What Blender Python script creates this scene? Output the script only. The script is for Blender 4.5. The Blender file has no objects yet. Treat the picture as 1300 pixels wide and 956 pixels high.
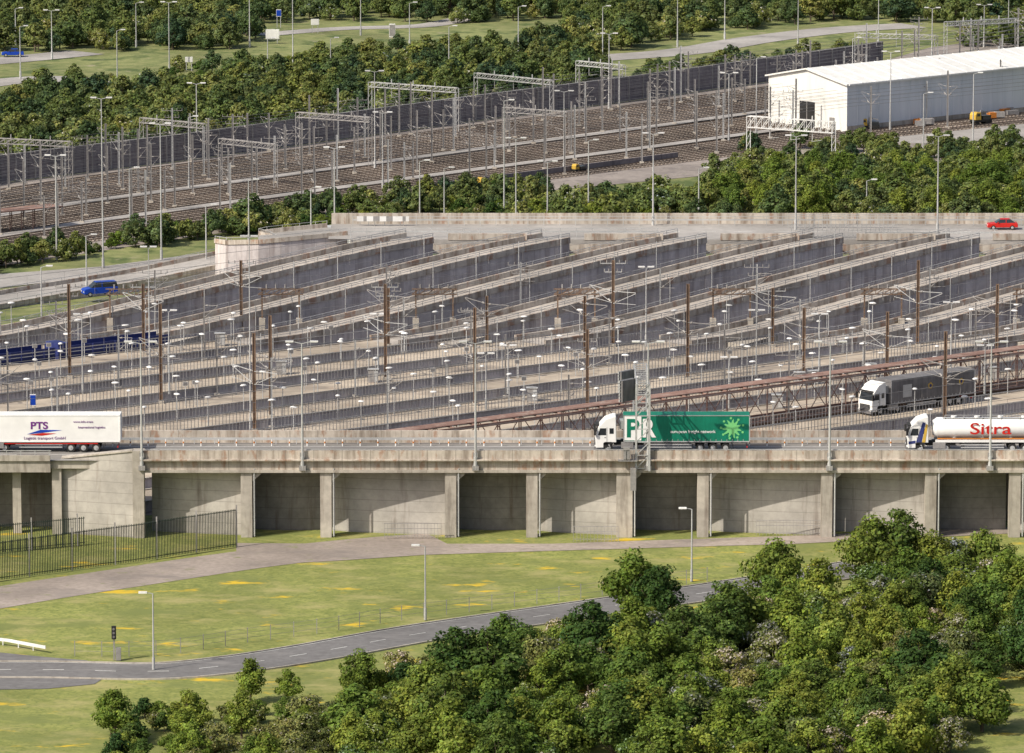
import bpy, math, random
import numpy as np
from mathutils import Vector, Matrix
random.seed(11)
R=random.Random(5)
# ---------------------------------------------------------------- camera / survey
F=7320.0; CH=114.7; CY=-600.0; TH=math.radians(9.226)
cT,sT=math.cos(TH),math.sin(TH)
def G(u,v,z=0.0):
    """plan position (metres) of a point of known elevation z surveyed from the hill-top station"""
    a=(u-650)/F; b=(v-478)/F
    d=Vector((a,cT-b*sT,-sT-b*cT)); t=(z-CH)/d.z
    return Vector((d.x*t,CY+d.y*t,z))
def S(p): return F/(math.hypot(p.y-CY,CH)+1e-6)
scene=bpy.context.scene
cam=bpy.data.cameras.new("camera"); cam.lens=F/1300*36; cam.sensor_width=36; cam.clip_start=1; cam.clip_end=20000
co=bpy.data.objects.new("camera",cam); scene.collection.objects.link(co)
co.location=(0,CY,CH); co.rotation_euler=(math.radians(90)-TH,0,0); scene.camera=co
scene.view_settings.view_transform='Standard'; scene.view_settings.look='None'; scene.view_settings.exposure=0
# ---------------------------------------------------------------- light
w=bpy.data.worlds.new("World"); scene.world=w; w.use_nodes=True
nt=w.node_tree; bg=nt.nodes["Background"]
sky=nt.nodes.new("ShaderNodeTexSky"); sky.sky_type='NISHITA'; sky.sun_disc=False
EL=math.radians(42); SX,SY=-0.80,-0.58
n=math.hypot(SX,SY); SX/=n; SY/=n
sky.sun_elevation=EL; sky.sun_rotation=math.atan2(SX,SY)%(2*math.pi); sky.air_density=1.0; sky.dust_density=4
nt.links.new(sky.outputs[0],bg.inputs[0]); bg.inputs[1].default_value=0.13
sl=bpy.data.lights.new("sun",'SUN'); sl.energy=5.0; sl.angle=math.radians(0.5); sl.color=(1,0.925,0.79)
so=bpy.data.objects.new("sun",sl); scene.collection.objects.link(so)
sd=Vector((SX*math.cos(EL),SY*math.cos(EL),math.sin(EL)))
so.rotation_euler=sd.to_track_quat('Z','Y').to_euler(); so.location=(-100,-50,200)
# ---------------------------------------------------------------- materials
def newmat(name):
    m=bpy.data.materials.new(name); m.use_nodes=True
    nt=m.node_tree; return m,nt,nt.nodes["Principled BSDF"]
def N(nt,t,**k):
    n=nt.nodes.new(t)
    for a,b in k.items(): setattr(n,a,b)
    return n
def c4(c): return (c[0],c[1],c[2],1)
def noise_ramp(nt,pos,scale,c1,c2,lo=.35,hi=.65,detail=4,vs=(1,1,1)):
    mp=N(nt,"ShaderNodeMapping"); mp.inputs["Scale"].default_value=vs
    nt.links.new(pos,mp.inputs["Vector"])
    no=N(nt,"ShaderNodeTexNoise"); no.inputs["Scale"].default_value=scale; no.inputs["Detail"].default_value=detail; no.inputs["Roughness"].default_value=.65
    nt.links.new(mp.outputs[0],no.inputs["Vector"])
    r=N(nt,"ShaderNodeValToRGB"); r.color_ramp.elements[0].position=lo; r.color_ramp.elements[1].position=hi
    r.color_ramp.elements[0].color=c4(c1); r.color_ramp.elements[1].color=c4(c2)
    nt.links.new(no.outputs["Fac"],r.inputs[0]); return r.outputs[0],no.outputs["Fac"]
def mix(nt,a,b,fac,mode='MIX'):
    m=N(nt,"ShaderNodeMix",data_type='RGBA',blend_type=mode)
    for s,val in ((0,fac),(6,a),(7,b)):
        if hasattr(val,'is_linked'): nt.links.new(val,m.inputs[s])
        else: m.inputs[s].default_value=val if s==0 else c4(val)
    return m.outputs[2]
def math1(nt,op,a,b=None):
    m=N(nt,"ShaderNodeMath",operation=op)
    for i,val in ((0,a),(1,b)):
        if val is None: continue
        if hasattr(val,'is_linked'): nt.links.new(val,m.inputs[i])
        else: m.inputs[i].default_value=val
    return m.outputs[0]
def pmat(name,c1,c2=None,sc=1.0,rough=.8,metal=0,vs=(1,1,1),large=.25,spec=.3,patch=None,bump=0,objco=False):
    m,nt,b=newmat(name)
    if objco: pos=N(nt,"ShaderNodeTexCoord").outputs["Object"]
    else: pos=N(nt,"ShaderNodeNewGeometry").outputs["Position"]
    if c2 is None: c2=tuple(x*.8 for x in c1)
    col,fac=noise_ramp(nt,pos,sc,c1,c2,vs=vs)
    if large:
        l,_=noise_ramp(nt,pos,.06 if not objco else .5,(1-large,)*3,(1+large*.5,)*3,.35,.65,2)
        col=mix(nt,col,l,1.0,'MULTIPLY')
    if patch:
        for (pc,ps,lo,hi,pvs) in patch:
            p,_=noise_ramp(nt,pos,ps,(0,0,0),(1,1,1),lo,hi,5,pvs)
            col=mix(nt,col,pc,p)
    nt.links.new(col,b.inputs["Base Color"])
    b.inputs["Roughness"].default_value=rough; b.inputs["Metallic"].default_value=metal
    b.inputs["Specular IOR Level"].default_value=spec
    if bump:
        bp=N(nt,"ShaderNodeBump"); bp.inputs["Strength"].default_value=bump; bp.inputs["Distance"].default_value=.1
        nt.links.new(fac,bp.inputs["Height"]); nt.links.new(bp.outputs[0],b.inputs["Normal"])
    return m
def concrete(name,c1,c2,stain=(.12,.09,.07),lo=.55,hi=.75,hl=0,vj=0,rust=None):
    m,nt,b=newmat(name)
    pos=N(nt,"ShaderNodeNewGeometry").outputs["Position"]
    col,fac=noise_ramp(nt,pos,1.3,c1,c2)
    st,_=noise_ramp(nt,pos,1.0,(0,0,0),(.8,.8,.8),lo,hi,4,(1.1,1.1,.12))
    col=mix(nt,col,stain,st)
    if rust:
        st,_=noise_ramp(nt,pos,1.0,(0,0,0),(.75,.75,.75),.54,.64,5,(.9,.5,.35))
        col=mix(nt,col,rust,st)
    l,_=noise_ramp(nt,pos,.12,(.78,)*3,(1.1,)*3,.35,.65,2)
    col=mix(nt,col,l,1.0,'MULTIPLY')
    sx=N(nt,"ShaderNodeSeparateXYZ"); nt.links.new(pos,sx.inputs[0])
    for ax,per,wd in ((2,hl,.05),(0,vj,.04)):
        if per:
            f=math1(nt,'FRACT',math1(nt,'DIVIDE',sx.outputs[ax],per))
            lt=math1(nt,'MULTIPLY',math1(nt,'LESS_THAN',f,wd),.45)
            col=mix(nt,col,tuple(x*.35 for x in c1),lt)
    nt.links.new(col,b.inputs["Base Color"]); b.inputs["Roughness"].default_value=.9
    b.inputs["Specular IOR Level"].default_value=.15
    return m
def leafmat(name,c1,c2,trans=.36):
    m,nt,b=newmat(name); nt.nodes.remove(b)
    out=nt.nodes["Material Output"]
    at=N(nt,"ShaderNodeAttribute",attribute_name="tint")
    oi=N(nt,"ShaderNodeObjectInfo")
    r=N(nt,"ShaderNodeValToRGB"); e=r.color_ramp.elements
    e[0].color=(c1[0]*.75,c1[1]*.85,c1[2]*1.1,1); e[1].color=(c2[0]*1.22,c2[1]*1.1,c2[2]*1.0,1)
    x=e.new(.35); x.color=c4(c1); x=e.new(.7); x.color=c4(c2)
    nt.links.new(oi.outputs["Random"],r.inputs[0]); col=mix(nt,at.outputs["Color"],r.outputs[0],1.0,'MULTIPLY')
    d=N(nt,"ShaderNodeBsdfDiffuse"); t=N(nt,"ShaderNodeBsdfTranslucent"); ms=N(nt,"ShaderNodeMixShader"); ms.inputs[0].default_value=trans
    nt.links.new(col,d.inputs[0]); nt.links.new(col,t.inputs[0])
    nt.links.new(d.outputs[0],ms.inputs[1]); nt.links.new(t.outputs[0],ms.inputs[2]); nt.links.new(ms.outputs[0],out.inputs[0])
    return m
M={}
M['grass']=pmat("meadow_grass",(.175,.20,.050),(.275,.285,.085),.8,.95,large=.22,bump=.5,patch=[((.115,.150,.040),2.2,.48,.68,(1,1,1)),((.325,.295,.125),.20,.50,.72,(.7,1,1)),((.16,.185,.055),.09,.52,.65,(1,1.6,1)),((.10,.13,.035),.9,.60,.74,(.6,1,1)),((.55,.38,.03),.42,.600,.67,(.28,.55,1)),])
M['scrub']=pmat("rough_grass",(.15,.18,.062),(.245,.25,.105),.35,.95,patch=[((.08,.11,.035),.12,.5,.62,(1,1,1)),((.28,.255,.16),.2,.6,.7,(1,1,1))])
M['ballast']=pmat("terminal_ballast",(.205,.18,.16),(.28,.245,.215),2.0,.95,patch=[((.13,.11,.10),.5,.5,.7,(1,1,1))])
M['yard']=pmat("yard_ballast",(.235,.205,.19),(.31,.275,.25),1.0,.95,patch=[((.18,.20,.10),.12,.62,.7,(1,1,1)),((.165,.145,.14),.3,.5,.7,(1,1,1))])
M['bed']=pmat("track_bed",(.215,.17,.145),(.285,.235,.20),1.5,.95)
M['sleeper']=pmat("sleeper_concrete",(.29,.255,.225),(.20,.17,.15),.7,.9)
M['rail']=pmat("rail_steel",(.28,.215,.17),(.20,.15,.115),.5,.5,.3)
M['asphalt']=pmat("asphalt",(.135,.13,.13),(.18,.175,.175),1.2,.9,large=.15,patch=[((.23,.22,.215),.4,.55,.75,(.3,1,1))])
M['deck']=pmat("deck_asphalt",(.18,.17,.165),(.235,.225,.215),1.2,.9,large=.15,vs=(.2,1,1))
M['paleroad']=pmat("pale_road",(.30,.285,.27),(.37,.35,.335),1.0,.9)
M['path']=pmat("gravel_path",(.27,.23,.20),(.35,.30,.265),1.5,.95,patch=[((.20,.175,.16),.3,.5,.7,(.5,1,1)),((.18,.19,.09),.5,.60,.72,(1,1,1))])
M['paint']=pmat("road_paint",(.7,.7,.68),(.5,.5,.48),3,.7)
M['conc']=concrete("weathered_concrete",(.37,.34,.30),(.47,.43,.38),stain=(.16,.13,.11),lo=.50,hi=.74)
M['parapet']=concrete("parapet_concrete",(.43,.385,.335),(.53,.475,.415),stain=(.17,.13,.10),lo=.46,hi=.68,vj=3.0,rust=(.31,.18,.12))
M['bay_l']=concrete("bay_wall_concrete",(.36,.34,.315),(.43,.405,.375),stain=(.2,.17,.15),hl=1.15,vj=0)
M['bay_shade']=concrete("shade_tinted_recess_concrete",(.20,.187,.175),(.255,.24,.225),hl=1.15)  # bay wall concrete with the shade of the deeper recesses put into its colour
M['rampwall']=concrete("ramp_wall_concrete",(.49,.455,.465),(.58,.54,.54),stain=(.27,.225,.22),lo=.46,hi=.72,vj=1.5)
M['ramptop']=concrete("ramp_surface_concrete",(.34,.31,.285),(.42,.385,.35),stain=(.2,.17,.15),lo=.55,hi=.75)
M['plat']=pmat("platform_paving",(.375,.32,.255),(.465,.40,.325),.6,.9,patch=[((.23,.195,.165),.3,.47,.70,(.4,1,1)),((.30,.19,.13),.8,.6,.72,(.5,1,1))])
M['rampcap']=concrete("parapet_cap_concrete",(.44,.40,.355),(.54,.49,.435),stain=(.20,.15,.115),lo=.46,hi=.66,rust=(.31,.18,.125))
M['galv']=pmat("galvanised_steel",(.40,.405,.41),(.48,.485,.49),2,.55,.2)
M['galvd']=pmat("weathered_steel",(.25,.24,.24),(.33,.32,.315),2,.6,.2)
M['brown']=pmat("rusty_brown_steel",(.15,.10,.072),(.21,.145,.105),1.5,.8,.1,patch=[((.09,.065,.05),1,.55,.7,(1,1,1))])
M['maroon']=pmat("maroon_paint",(.225,.135,.11),(.29,.185,.155),1.5,.8,spec=.15,patch=[((.34,.265,.23),.8,.52,.68,(1,1,1))])
M['fence']=pmat("fence_bars",(.34,.335,.335),(.43,.425,.42),1,.6,.1)
M['gfence']=pmat("dark_green_paint",(.018,.03,.024),(.035,.05,.04),1,.6)
M['barrier']=concrete("noise_barrier_panel",(.165,.15,.165),(.22,.20,.21),stain=(.10,.09,.10),vj=4)
M['white']=pmat("white_paint",(.78,.78,.77),(.72,.72,.71),.6,.45,large=.06,objco=True)
M['whitedirty']=pmat("white_cladding",(.72,.72,.70),(.62,.62,.60),.8,.6,vs=(1,1,.1),large=.08)
M['cladshade']=pmat("shade_tinted_cladding",(.62,.65,.71),(.55,.59,.65),.8,.6,vs=(1,1,.1),large=.08)  # white cladding with the bluish shade of the long sides put into its colour
M['lampw']=pmat("lamp_white",(.80,.80,.79),(.70,.70,.69),2,.4)
M['lampd']=pmat("lamp_dull_white",(.74,.74,.74),(.60,.60,.60),.5,.5)
M['green']=pmat("green_curtain",(.004,.15,.09),(.006,.19,.115),.8,.5,vs=(3,1,.5),large=.15,objco=True)
M['lime']=pmat("lime_print",(.20,.62,.22),(.18,.55,.2),1,.6)
M['red']=pmat("red_paint",(.55,.02,.015),(.45,.02,.015),1,.4)
M['orange']=pmat("orange_paint",(.55,.20,.04),(.42,.15,.03),1,.5)
M['yellow']=pmat("yellow_paint",(.55,.36,.06),(.42,.28,.05),1,.5)
M['blue']=pmat("blue_paint",(.01,.06,.45),(.01,.05,.35),1,.3)
M['navy']=pmat("navy_paint",(.02,.03,.12),(.035,.045,.16),.5,.5)
M['purple']=pmat("purple_print",(.16,.03,.22),(.14,.03,.2),1,.5)
M['black']=pmat("black_rubber",(.018,.018,.018),(.03,.03,.03),2,.8)
M['glass']=pmat("dark_glass",(.02,.025,.03),(.03,.035,.04),1,.12,spec=.6)
M['grey']=pmat("grey_curtain",(.13,.125,.13),(.18,.175,.18),1,.7,vs=(4,1,.3),objco=True)
M['dark']=pmat("dark_opening",(.02,.02,.022),(.03,.03,.03),1,.9)
M['bark']=pmat("bark",(.10,.075,.055),(.16,.13,.10),3,.95,objco=True)
L1=leafmat("foliage_mid",(.112,.168,.036),(.152,.205,.048))
L2=leafmat("foliage_light",(.178,.245,.048),(.218,.278,.062))
L3=leafmat("foliage_dark",(.068,.120,.034),(.095,.152,.044))
L4=leafmat("foliage_olive",(.150,.172,.060),(.195,.212,.082))
F1=leafmat("haze_tinted_foliage_mid",(.112,.155,.056),(.150,.192,.068))  # leaf greens muted and blued: distance haze is mixed into their colour
F2=leafmat("haze_tinted_foliage_dark",(.082,.126,.058),(.112,.155,.068))
F3=leafmat("haze_tinted_foliage_light",(.168,.205,.072),(.205,.238,.088))
# ---------------------------------------------------------------- mesh builder
Z=Vector((0,0,1))
class MB:
    def __init__(s): s.v=[];s.f=[];s.m=[]
    def add(s,vs,fs,m=0):
        o=len(s.v); s.v.extend([tuple(p) for p in vs])
        for f in fs: s.f.append(tuple(i+o for i in f)); s.m.append(m)
    def quad(s,a,b,c,d,m=0): s.add([a,b,c,d],[(0,1,2,3)],m)
    def poly(s,pts,m=0): s.add(pts,[tuple(range(len(pts)))],m)
    def box(s,c,d,m=0,rot=0):
        cx,cy,cz=c; x,y,z=d[0]/2,d[1]/2,d[2]/2; cr,sr=math.cos(rot),math.sin(rot)
        vs=[]
        for dz in(-z,z):
            for dx,dy in((-x,-y),(x,-y),(x,y),(-x,y)):
                vs.append((cx+dx*cr-dy*sr,cy+dx*sr+dy*cr,cz+dz))
        s.add(vs,[(3,2,1,0),(4,5,6,7),(0,1,5,4),(1,2,6,5),(2,3,7,6),(3,0,4,7)],m)
    def beam(s,p,q,w,h=None,m=0):
        p=Vector(p);q=Vector(q); h=h or w; d=q-p
        if d.length<1e-6:return
        d.normalize(); side=d.cross(Z)
        if side.length<.01: side=Vector((1,0,0))
        side.normalize(); up=side.cross(d)
        a=side*w/2;b=up*h/2
        vs=[p-a-b,p+a-b,p+a+b,p-a+b,q-a-b,q+a-b,q+a+b,q-a+b]
        s.add(vs,[(0,1,2,3),(7,6,5,4),(0,4,5,1),(1,5,6,2),(2,6,7,3),(3,7,4,0)],m)
    def cyl(s,p,q,r1,r2=None,n=8,m=0,cap=True):
        p=Vector(p);q=Vector(q); r2=r1 if r2 is None else r2
        d=(q-p).normalized(); a=d.orthogonal().normalized(); b=d.cross(a)
        vs=[]
        for c,r in((p,r1),(q,r2)):
            for i in range(n):
                t=2*math.pi*i/n; vs.append(c+a*math.cos(t)*r+b*math.sin(t)*r)
        fs=[(i,(i+1)%n,n+(i+1)%n,n+i) for i in range(n)]
        if cap: fs+= [tuple(range(n-1,-1,-1)),tuple(range(n,2*n))]
        s.add(vs,fs,m)
    def prism(s,prof,y0,y1,m=0):
        n=len(prof); vs=[(x,y0,z) for x,z in prof]+[(x,y1,z) for x,z in prof]
        s.add(vs,[tuple(range(n)),tuple(range(2*n-1,n-1,-1))]+[(i,n+i,n+(i+1)%n,(i+1)%n) for i in range(n)],m)
    def truss(s,p,q,h=.8,w=.6,n=10,t=.08,m=0):
        p=Vector(p);q=Vector(q); d=(q-p); side=d.cross(Z).normalized()*w/2; up=Vector((0,0,h))
        for o in (side,-side):
            s.beam(p+o,q+o,t,t,m); s.beam(p+o+up,q+o+up,t,t,m)
            for i in range(n):
                a=p+d*(i/n)+o;b=p+d*((i+1)/n)+o
                s.beam(a,b+up,t*.7,None,m); s.beam(b,b+up,t*.7,None,m)
        for i in range(n+1):
            a=p+d*(i/n); s.beam(a+side+up,a-side+up,t*.7,None,m); s.beam(a+side,a-side,t*.7,None,m)
    def mesh(s,name,mats,smooth=False):
        me=bpy.data.meshes.new(name); me.from_pydata(s.v,[],s.f)
        for m in mats: me.materials.append(m)
        me.polygons.foreach_set("material_index",s.m)
        if smooth: me.polygons.foreach_set("use_smooth",[True]*len(me.polygons))
        me.update(); return me
    def obj(s,name,mats,parent=None,smooth=False,bevel=0):
        o=bpy.data.objects.new(name,s.mesh(name,mats,smooth)); scene.collection.objects.link(o)
        if parent: o.parent=parent
        if bevel:
            b=o.modifiers.new("bevel",'BEVEL'); b.width=bevel; b.segments=2; b.limit_method='ANGLE'
        return o
def empty(name,loc=(0,0,0),rot=0):
    e=bpy.data.objects.new(name,None); scene.collection.objects.link(e); e.location=loc; e.rotation_euler=(0,0,rot); e.empty_display_size=.5; return e
def inst(name,me,loc,rot=0,sc=1,parent=None):
    o=bpy.data.objects.new(name,me); scene.collection.objects.link(o); o.location=loc; o.rotation_euler=(0,0,rot)
    o.scale=(sc,sc,sc) if not isinstance(sc,tuple) else sc
    if parent:o.parent=parent
    return o
def sheet(name,pts,z,mat):
    b=MB(); b.poly([(p[0],p[1],z) for p in pts]); return b.obj(name,[mat])
def GP(l,z=0): return [G(u,v,z) for u,v in l]
def ribbon(b,pts,w,z=None,m=0):
    """flat road strip along a polyline"""
    L=[];Rr=[]
    for i,p in enumerate(pts):
        a=pts[max(i-1,0)];c=pts[min(i+1,len(pts)-1)]
        d=Vector((c[0]-a[0],c[1]-a[1],0)).normalized(); nn=Vector((-d.y,d.x,0))*w/2
        zz=p[2] if z is None else z
        L.append(Vector((p[0],p[1],zz))+nn); Rr.append(Vector((p[0],p[1],zz))-nn)
    for i in range(len(pts)-1): b.quad(Rr[i],Rr[i+1],L[i+1],L[i],m)
    return L,Rr
def smooth(pts,n=8):
    out=[]
    P=[pts[0]]+list(pts)+[pts[-1]]
    for i in range(1,len(P)-2):
        for k in range(n):
            t=k/n;a,b_,c,d=[Vector(x) for x in P[i-1:i+3]]
            out.append(.5*((2*b_)+(c-a)*t+(2*a-5*b_+4*c-d)*t*t+(3*b_-a-3*c+d)*t**3))
    out.append(Vector(pts[-1])); return out
def along(pts,step,start=0):
    out=[];acc=start
    for a,b_ in zip(pts[:-1],pts[1:]):
        a=Vector(a);b_=Vector(b_);l=(b_-a).length
        while acc<l:
            out.append((a+(b_-a)*(acc/l),(b_-a).normalized())); acc+=step
        acc-=l
    return out
# ---------------------------------------------------------------- ground
b=MB(); b.quad((-6000,-1500,0),(6000,-1500,0),(6000,9000,0),(-6000,9000,0)); g=b.obj("ground",[M['scrub']]); g.location.z=-.10
sheet("meadow",[(-120,-140),(120,-140),(120,13),(-120,13)],-.06,M['grass'])
sheet("terminal_ground",[(-200,13),(300,13),(300,190),(0,200),(-30,190),(-75,140),(-200,60)],-.06,M['ballast'])
pp=smooth(GP([(-60,768),(60,748),(160,733),(300,712),(400,700),(480,692),(560,686)]),6)
b=MB(); ribbon(b,pp,9,-.03); b.obj("gravel_path",[M['path']])
sheet("service_track",GP([(300,689),(420,690),(700,690),(1000,680),(1300,668),(1300,676),(1010,690),(700,699),(540,704),(420,712),(300,718)]),-.02,M['path'])
rp=smooth(GP([(-80,850),(60,850),(200,852),(300,843),(400,828),(540,803),(720,777),(925,748),(1100,720)]),6)
b=MB(); ribbon(b,rp,7.2,-.015)
b2=MB()
L_,R_=ribbon(MB(),rp,7.2,0)
for line in (L_,R_):
    for a,c in zip(line[:-1],line[1:]): b2.beam(a,c,.18,.2,0)
b.obj("access_road",[M['asphalt']]); b2.obj("kerb",[M['conc']])
b=MB(); LL,RR=ribbon(MB(),rp,6.6,.0)
for a,c in zip(LL[:-1],LL[1:]): b.beam(a,c,.1,.01,0)
for p,d in along(rp,5): b.beam(p,p+d*2,.12,.012,0)
b.obj("road_marking",[M['paint']])
sheet("verge_road",GP([(-60,822),(60,834),(110,838),(130,846),(135,858),(120,868),(60,874),(-60,876)]),-.022,M['asphalt'])
b=MB(); gl=GP([(-40,814),(10,820),(58,829)])
for a,c in zip(gl[:-1],gl[1:]): b.beam(a+Z*.55,c+Z*.55,.08,.3,0)
for p,d in along(gl,2): b.beam(p,p+Z*.6,.1)
b.obj("guard_rail",[M['lampd']])
# ---------------------------------------------------------------- near bridge
DX0,DX1=-39.3,120
b=MB()
b.box(((DX0+DX1)/2,6.5,7.55),(DX1-DX0,12.4,.9),0)
b.box(((DX0+DX1)/2,.25,7.72),(DX1-DX0,.5,1.40),1)
b.box(((DX0+DX1)/2,-.02,8.35),(DX1-DX0,1.0,.16),1)
b.box(((DX0+DX1)/2,.12,8.87),(DX1-DX0,.36,.88),1)
b.box(((DX0+DX1)/2,12.6,8.55),(DX1-DX0+80,.35,1.5),1)
b.box(((DX0+DX1)/2,.3,7.1),(DX1-DX0,.9,.3),0)
b.box((-80,7.2,7.55),(81.4,11.2,.9),0)
br=b.obj("road_bridge",[M['conc'],M['parapet']])
b=MB(); b.quad((-122,1.6,8.006),(DX1,.5,8.006),(DX1,12.4,8.006),(-122,12.4,8.006)); b.obj("carriageway",[M['deck']],br)
b=MB()
for x in range(-120,120,6): b.box((x,5.0,8.014),(2.5,.12,.006),0)
b.box((0,10.0,8.014),(240,.12,.006),0); b.box((0,2.0,8.014),(240,.12,.006),0)
b.obj("lane_lines",[M['paint']],br)
px=[-28.1,-19.7,-6.5,2.1,11.9,20.2,33.3,44.3,53.2,64,73,85,97]
b=MB()
for i,x in enumerate(px):
    wd=1.2 if i!=4 else 1.7
    b.box((x,.75,3.45),(wd,1.3,7.0),0)
    b.prism([(x+wd/2-.02,6.9),(x+wd/2-.02,5.9),(x+wd/2+.9,6.7),(x+wd/2+.9,6.95)],.2,1.3,0)
    b.cyl((x+wd/2+.25,.0,.1),(x+wd/2+.25,.0,7.4),.09,n=6,m=1)
    b.box((x,10.5,3.4),(wd,1.3,6.9),0)
b.box((-39.5,.6,4.6),(1.2,1.7,9.4),0)
b.obj("piers",[M['conc'],M['galv']],br)
b=MB()
edges=[DX0+.4]+px
for i in range(len(edges)-1):
    xa,xb=edges[i]+.55,edges[i+1]-.55
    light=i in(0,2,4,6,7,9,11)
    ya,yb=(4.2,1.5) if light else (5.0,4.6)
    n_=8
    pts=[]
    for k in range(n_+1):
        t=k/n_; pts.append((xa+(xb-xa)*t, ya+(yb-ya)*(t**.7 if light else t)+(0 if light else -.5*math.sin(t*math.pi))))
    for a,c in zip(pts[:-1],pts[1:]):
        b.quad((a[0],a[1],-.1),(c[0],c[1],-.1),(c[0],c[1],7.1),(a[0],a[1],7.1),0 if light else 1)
b.obj("bay_walls",[M['bay_l'],M['bay_shade']],br)
b=MB()
b.add([(-40.1,.1,-.1),(-40.1,.1,9.2),(-47.8,2.6,8.0),(-47.8,2.6,-.1),(-40.1,.9,-.1),(-40.1,.9,9.2),(-47.8,3.4,8.0),(-47.8,3.4,-.1)],[(0,1,2,3),(7,6,5,4),(1,5,6,2),(0,4,5,1),(3,2,6,7)],0)
b.add([(-40.1,-.05,9.2),(-47.8,2.45,8.0),(-47.8,3.5,8.0),(-40.1,1.0,9.2),(-40.1,-.05,9.35),(-47.8,2.45,8.15),(-47.8,3.5,8.15),(-40.1,1.0,9.35)],[(0,1,2,3),(7,6,5,4),(0,4,5,1),(2,6,7,3),(1,5,6,2)],1)
b.box((-48.3,2.6,3.9),(1.0,1.4,8.0),1)
b.box((-52.6,3.0,3.4),(.9,1.0,6.9),1)
b.box((-80.2,1.7,7.35),(62.6,.9,1.2),1)
b.box((-80.2,1.2,8.3),(62.6,.35,.6),1)
for k in range(8): b.box((-57.5-7.5*k,2.6,3.4),(1,1,6.9),1)
b.quad((-118,6.5,-.1),(-48,6.5,-.1),(-48,6.5,7.1),(-118,6.5,7.1),2)  # dark backing sheet; its colour stands in for the shaded portal interior
b.obj("wing_wall_and_portal",[M['bay_l'],M['conc'],M['bay_shade']],br)
b=MB()
for k in range(24): b.beam((-49-k*1.5,1.2,8.5),(-49-k*1.5,1.2,9.1),.06)
b.beam((-48.8,1.2,9.1),(-90,1.2,9.1),.07); b.beam((-48.8,1.2,8.85),(-90,1.2,8.85),.05)
b.obj("railing",[M['galv']],br)
b=MB()
b.beam((DX0,.12,9.42),(DX1,.12,9.42),.06,.06)
for k in range(int((DX1-DX0)/2)): b.beam((DX0+k*2,.12,9.3),(DX0+k*2,.12,9.42),.06)
b.obj("parapet_rail",[M['galv']],br)
b=MB()
x=-60
while x<100:
    b.cyl((x,10.3,8.0),(x,10.3,8.75),.07,.05,6,0); b.cyl((x,10.3,8.3),(x,10.3,8.5),.085,n=6,m=1)
    x+=1.9
b.obj("traffic_delineator_row",[M['white'],M['orange']])
b=MB()
b.beam((-120,11.4,8.6),(120,11.4,8.6),.06,.28)
for k in range(110): b.beam((-120+k*2.2,11.46,8),(-120+k*2.2,11.46,8.75),.08)
b.obj("safety_barrier",[M['galv']])
for (ua,ub,v) in((488,560,684),(728,785,688),(1200,1290,664),(960,1050,680)):
    b=MB(); a=G(ua,v);c=G(ub,v)
    nn=int((c-a).length/.35)
    for k in range(nn+1):
        p=a+(c-a)*(k/nn); b.beam(p,p+Vector((0,0,1.7 if ua!=1200 else 1.1)),.035)
    for h in(.3,1.1,1.65): 
        if ua==1200 and h>1.2: continue
        b.beam(a+Z*h,c+Z*h,.05)
    b.obj("metal_fence",[M['galvd']])
def mast(name,base,h,heads=2,arm=1.3,mat=None,r=.14):
    b=MB(); x,y,z=base
    b.cyl((x,y,z),(x,y,z+h),r,r*.5,8,0)
    b.cyl((x,y,z),(x,y,z+1.4),r*1.5,r*1.5,8,0)
    for sgn in ((-1,1) if heads==2 else (1,)):
        b.beam((x,y,z+h),(x+sgn*arm*.8,y,z+h+.25),.07,.07,0)
        b.box((x+sgn*(arm),y,z+h+.24),(.85,.34,.15),1)
        b.box((x+sgn*(arm),y,z+h+.14),(.6,.26,.06),1)
    return b.obj(name,[mat or M['galv'],M['lampd']])
for u in(173,380,603,825,1059,1266,1480):
    x=(u-650)/12.2
    mast("street_lamp",(x,-.35,7.3),13.5)
    b=MB(); b.box((x,-.3,7.5),(.7,.5,.5)); b.box((x,-.36,8.7),(.5,.12,.9)); b.obj("lamp_bracket",[M['galvd']],br)
e=empty("sign_gantry",(14.0,0,8))
b=MB()
for (xx,yy) in((-.9,-.5),(.5,-.5),(-.9,13.1),(.5,13.1)): b.beam((xx,yy,-.8),(xx,yy,8.4),.2)
for k in range(6):
    z0=-.5+k*1.4
    for yy in(-.5,13.1): b.beam((-.9,yy,z0),(.5,yy,z0+1.4),.09); b.beam((-.9,yy,z0),(.5,yy,z0),.08)
b.truss((-.2,-.6,7.4),(-.2,13.2,7.4),1.1,1.3,10,.11)
b.obj("lattice_frame",[M['galv']],e)
b=MB()
for yy,zz in((3.5,6.0),(9.5,6.0)):
    for j in range(7): b.box((-1.9,yy,zz+.2+j*.34),(.12,2.4,.26),0,math.radians(-38))
    b.box((-1.6,yy,zz+1.2),(.2,2.5,2.3),1,math.radians(-38))
b.obj("sign_panels",[M['galv'],M['grey']],e)
b=MB(); b.box((-1.8,-.8,.4),(2.0,.8,.12)); 
for k in range(6): b.beam((-2.8+k*.4,-1.2,.4),(-2.8+k*.4,-1.2,1.6),.05)
b.beam((-2.8,-1.2,1.6),(-.8,-1.2,1.6),.06); b.box((-1.2,-.8,-1.6),(.6,.5,2.4)); b.box((-1.9,-.9,1.2),(.7,.5,1.3))
b.obj("access_platform",[M['galvd']],e)
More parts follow.
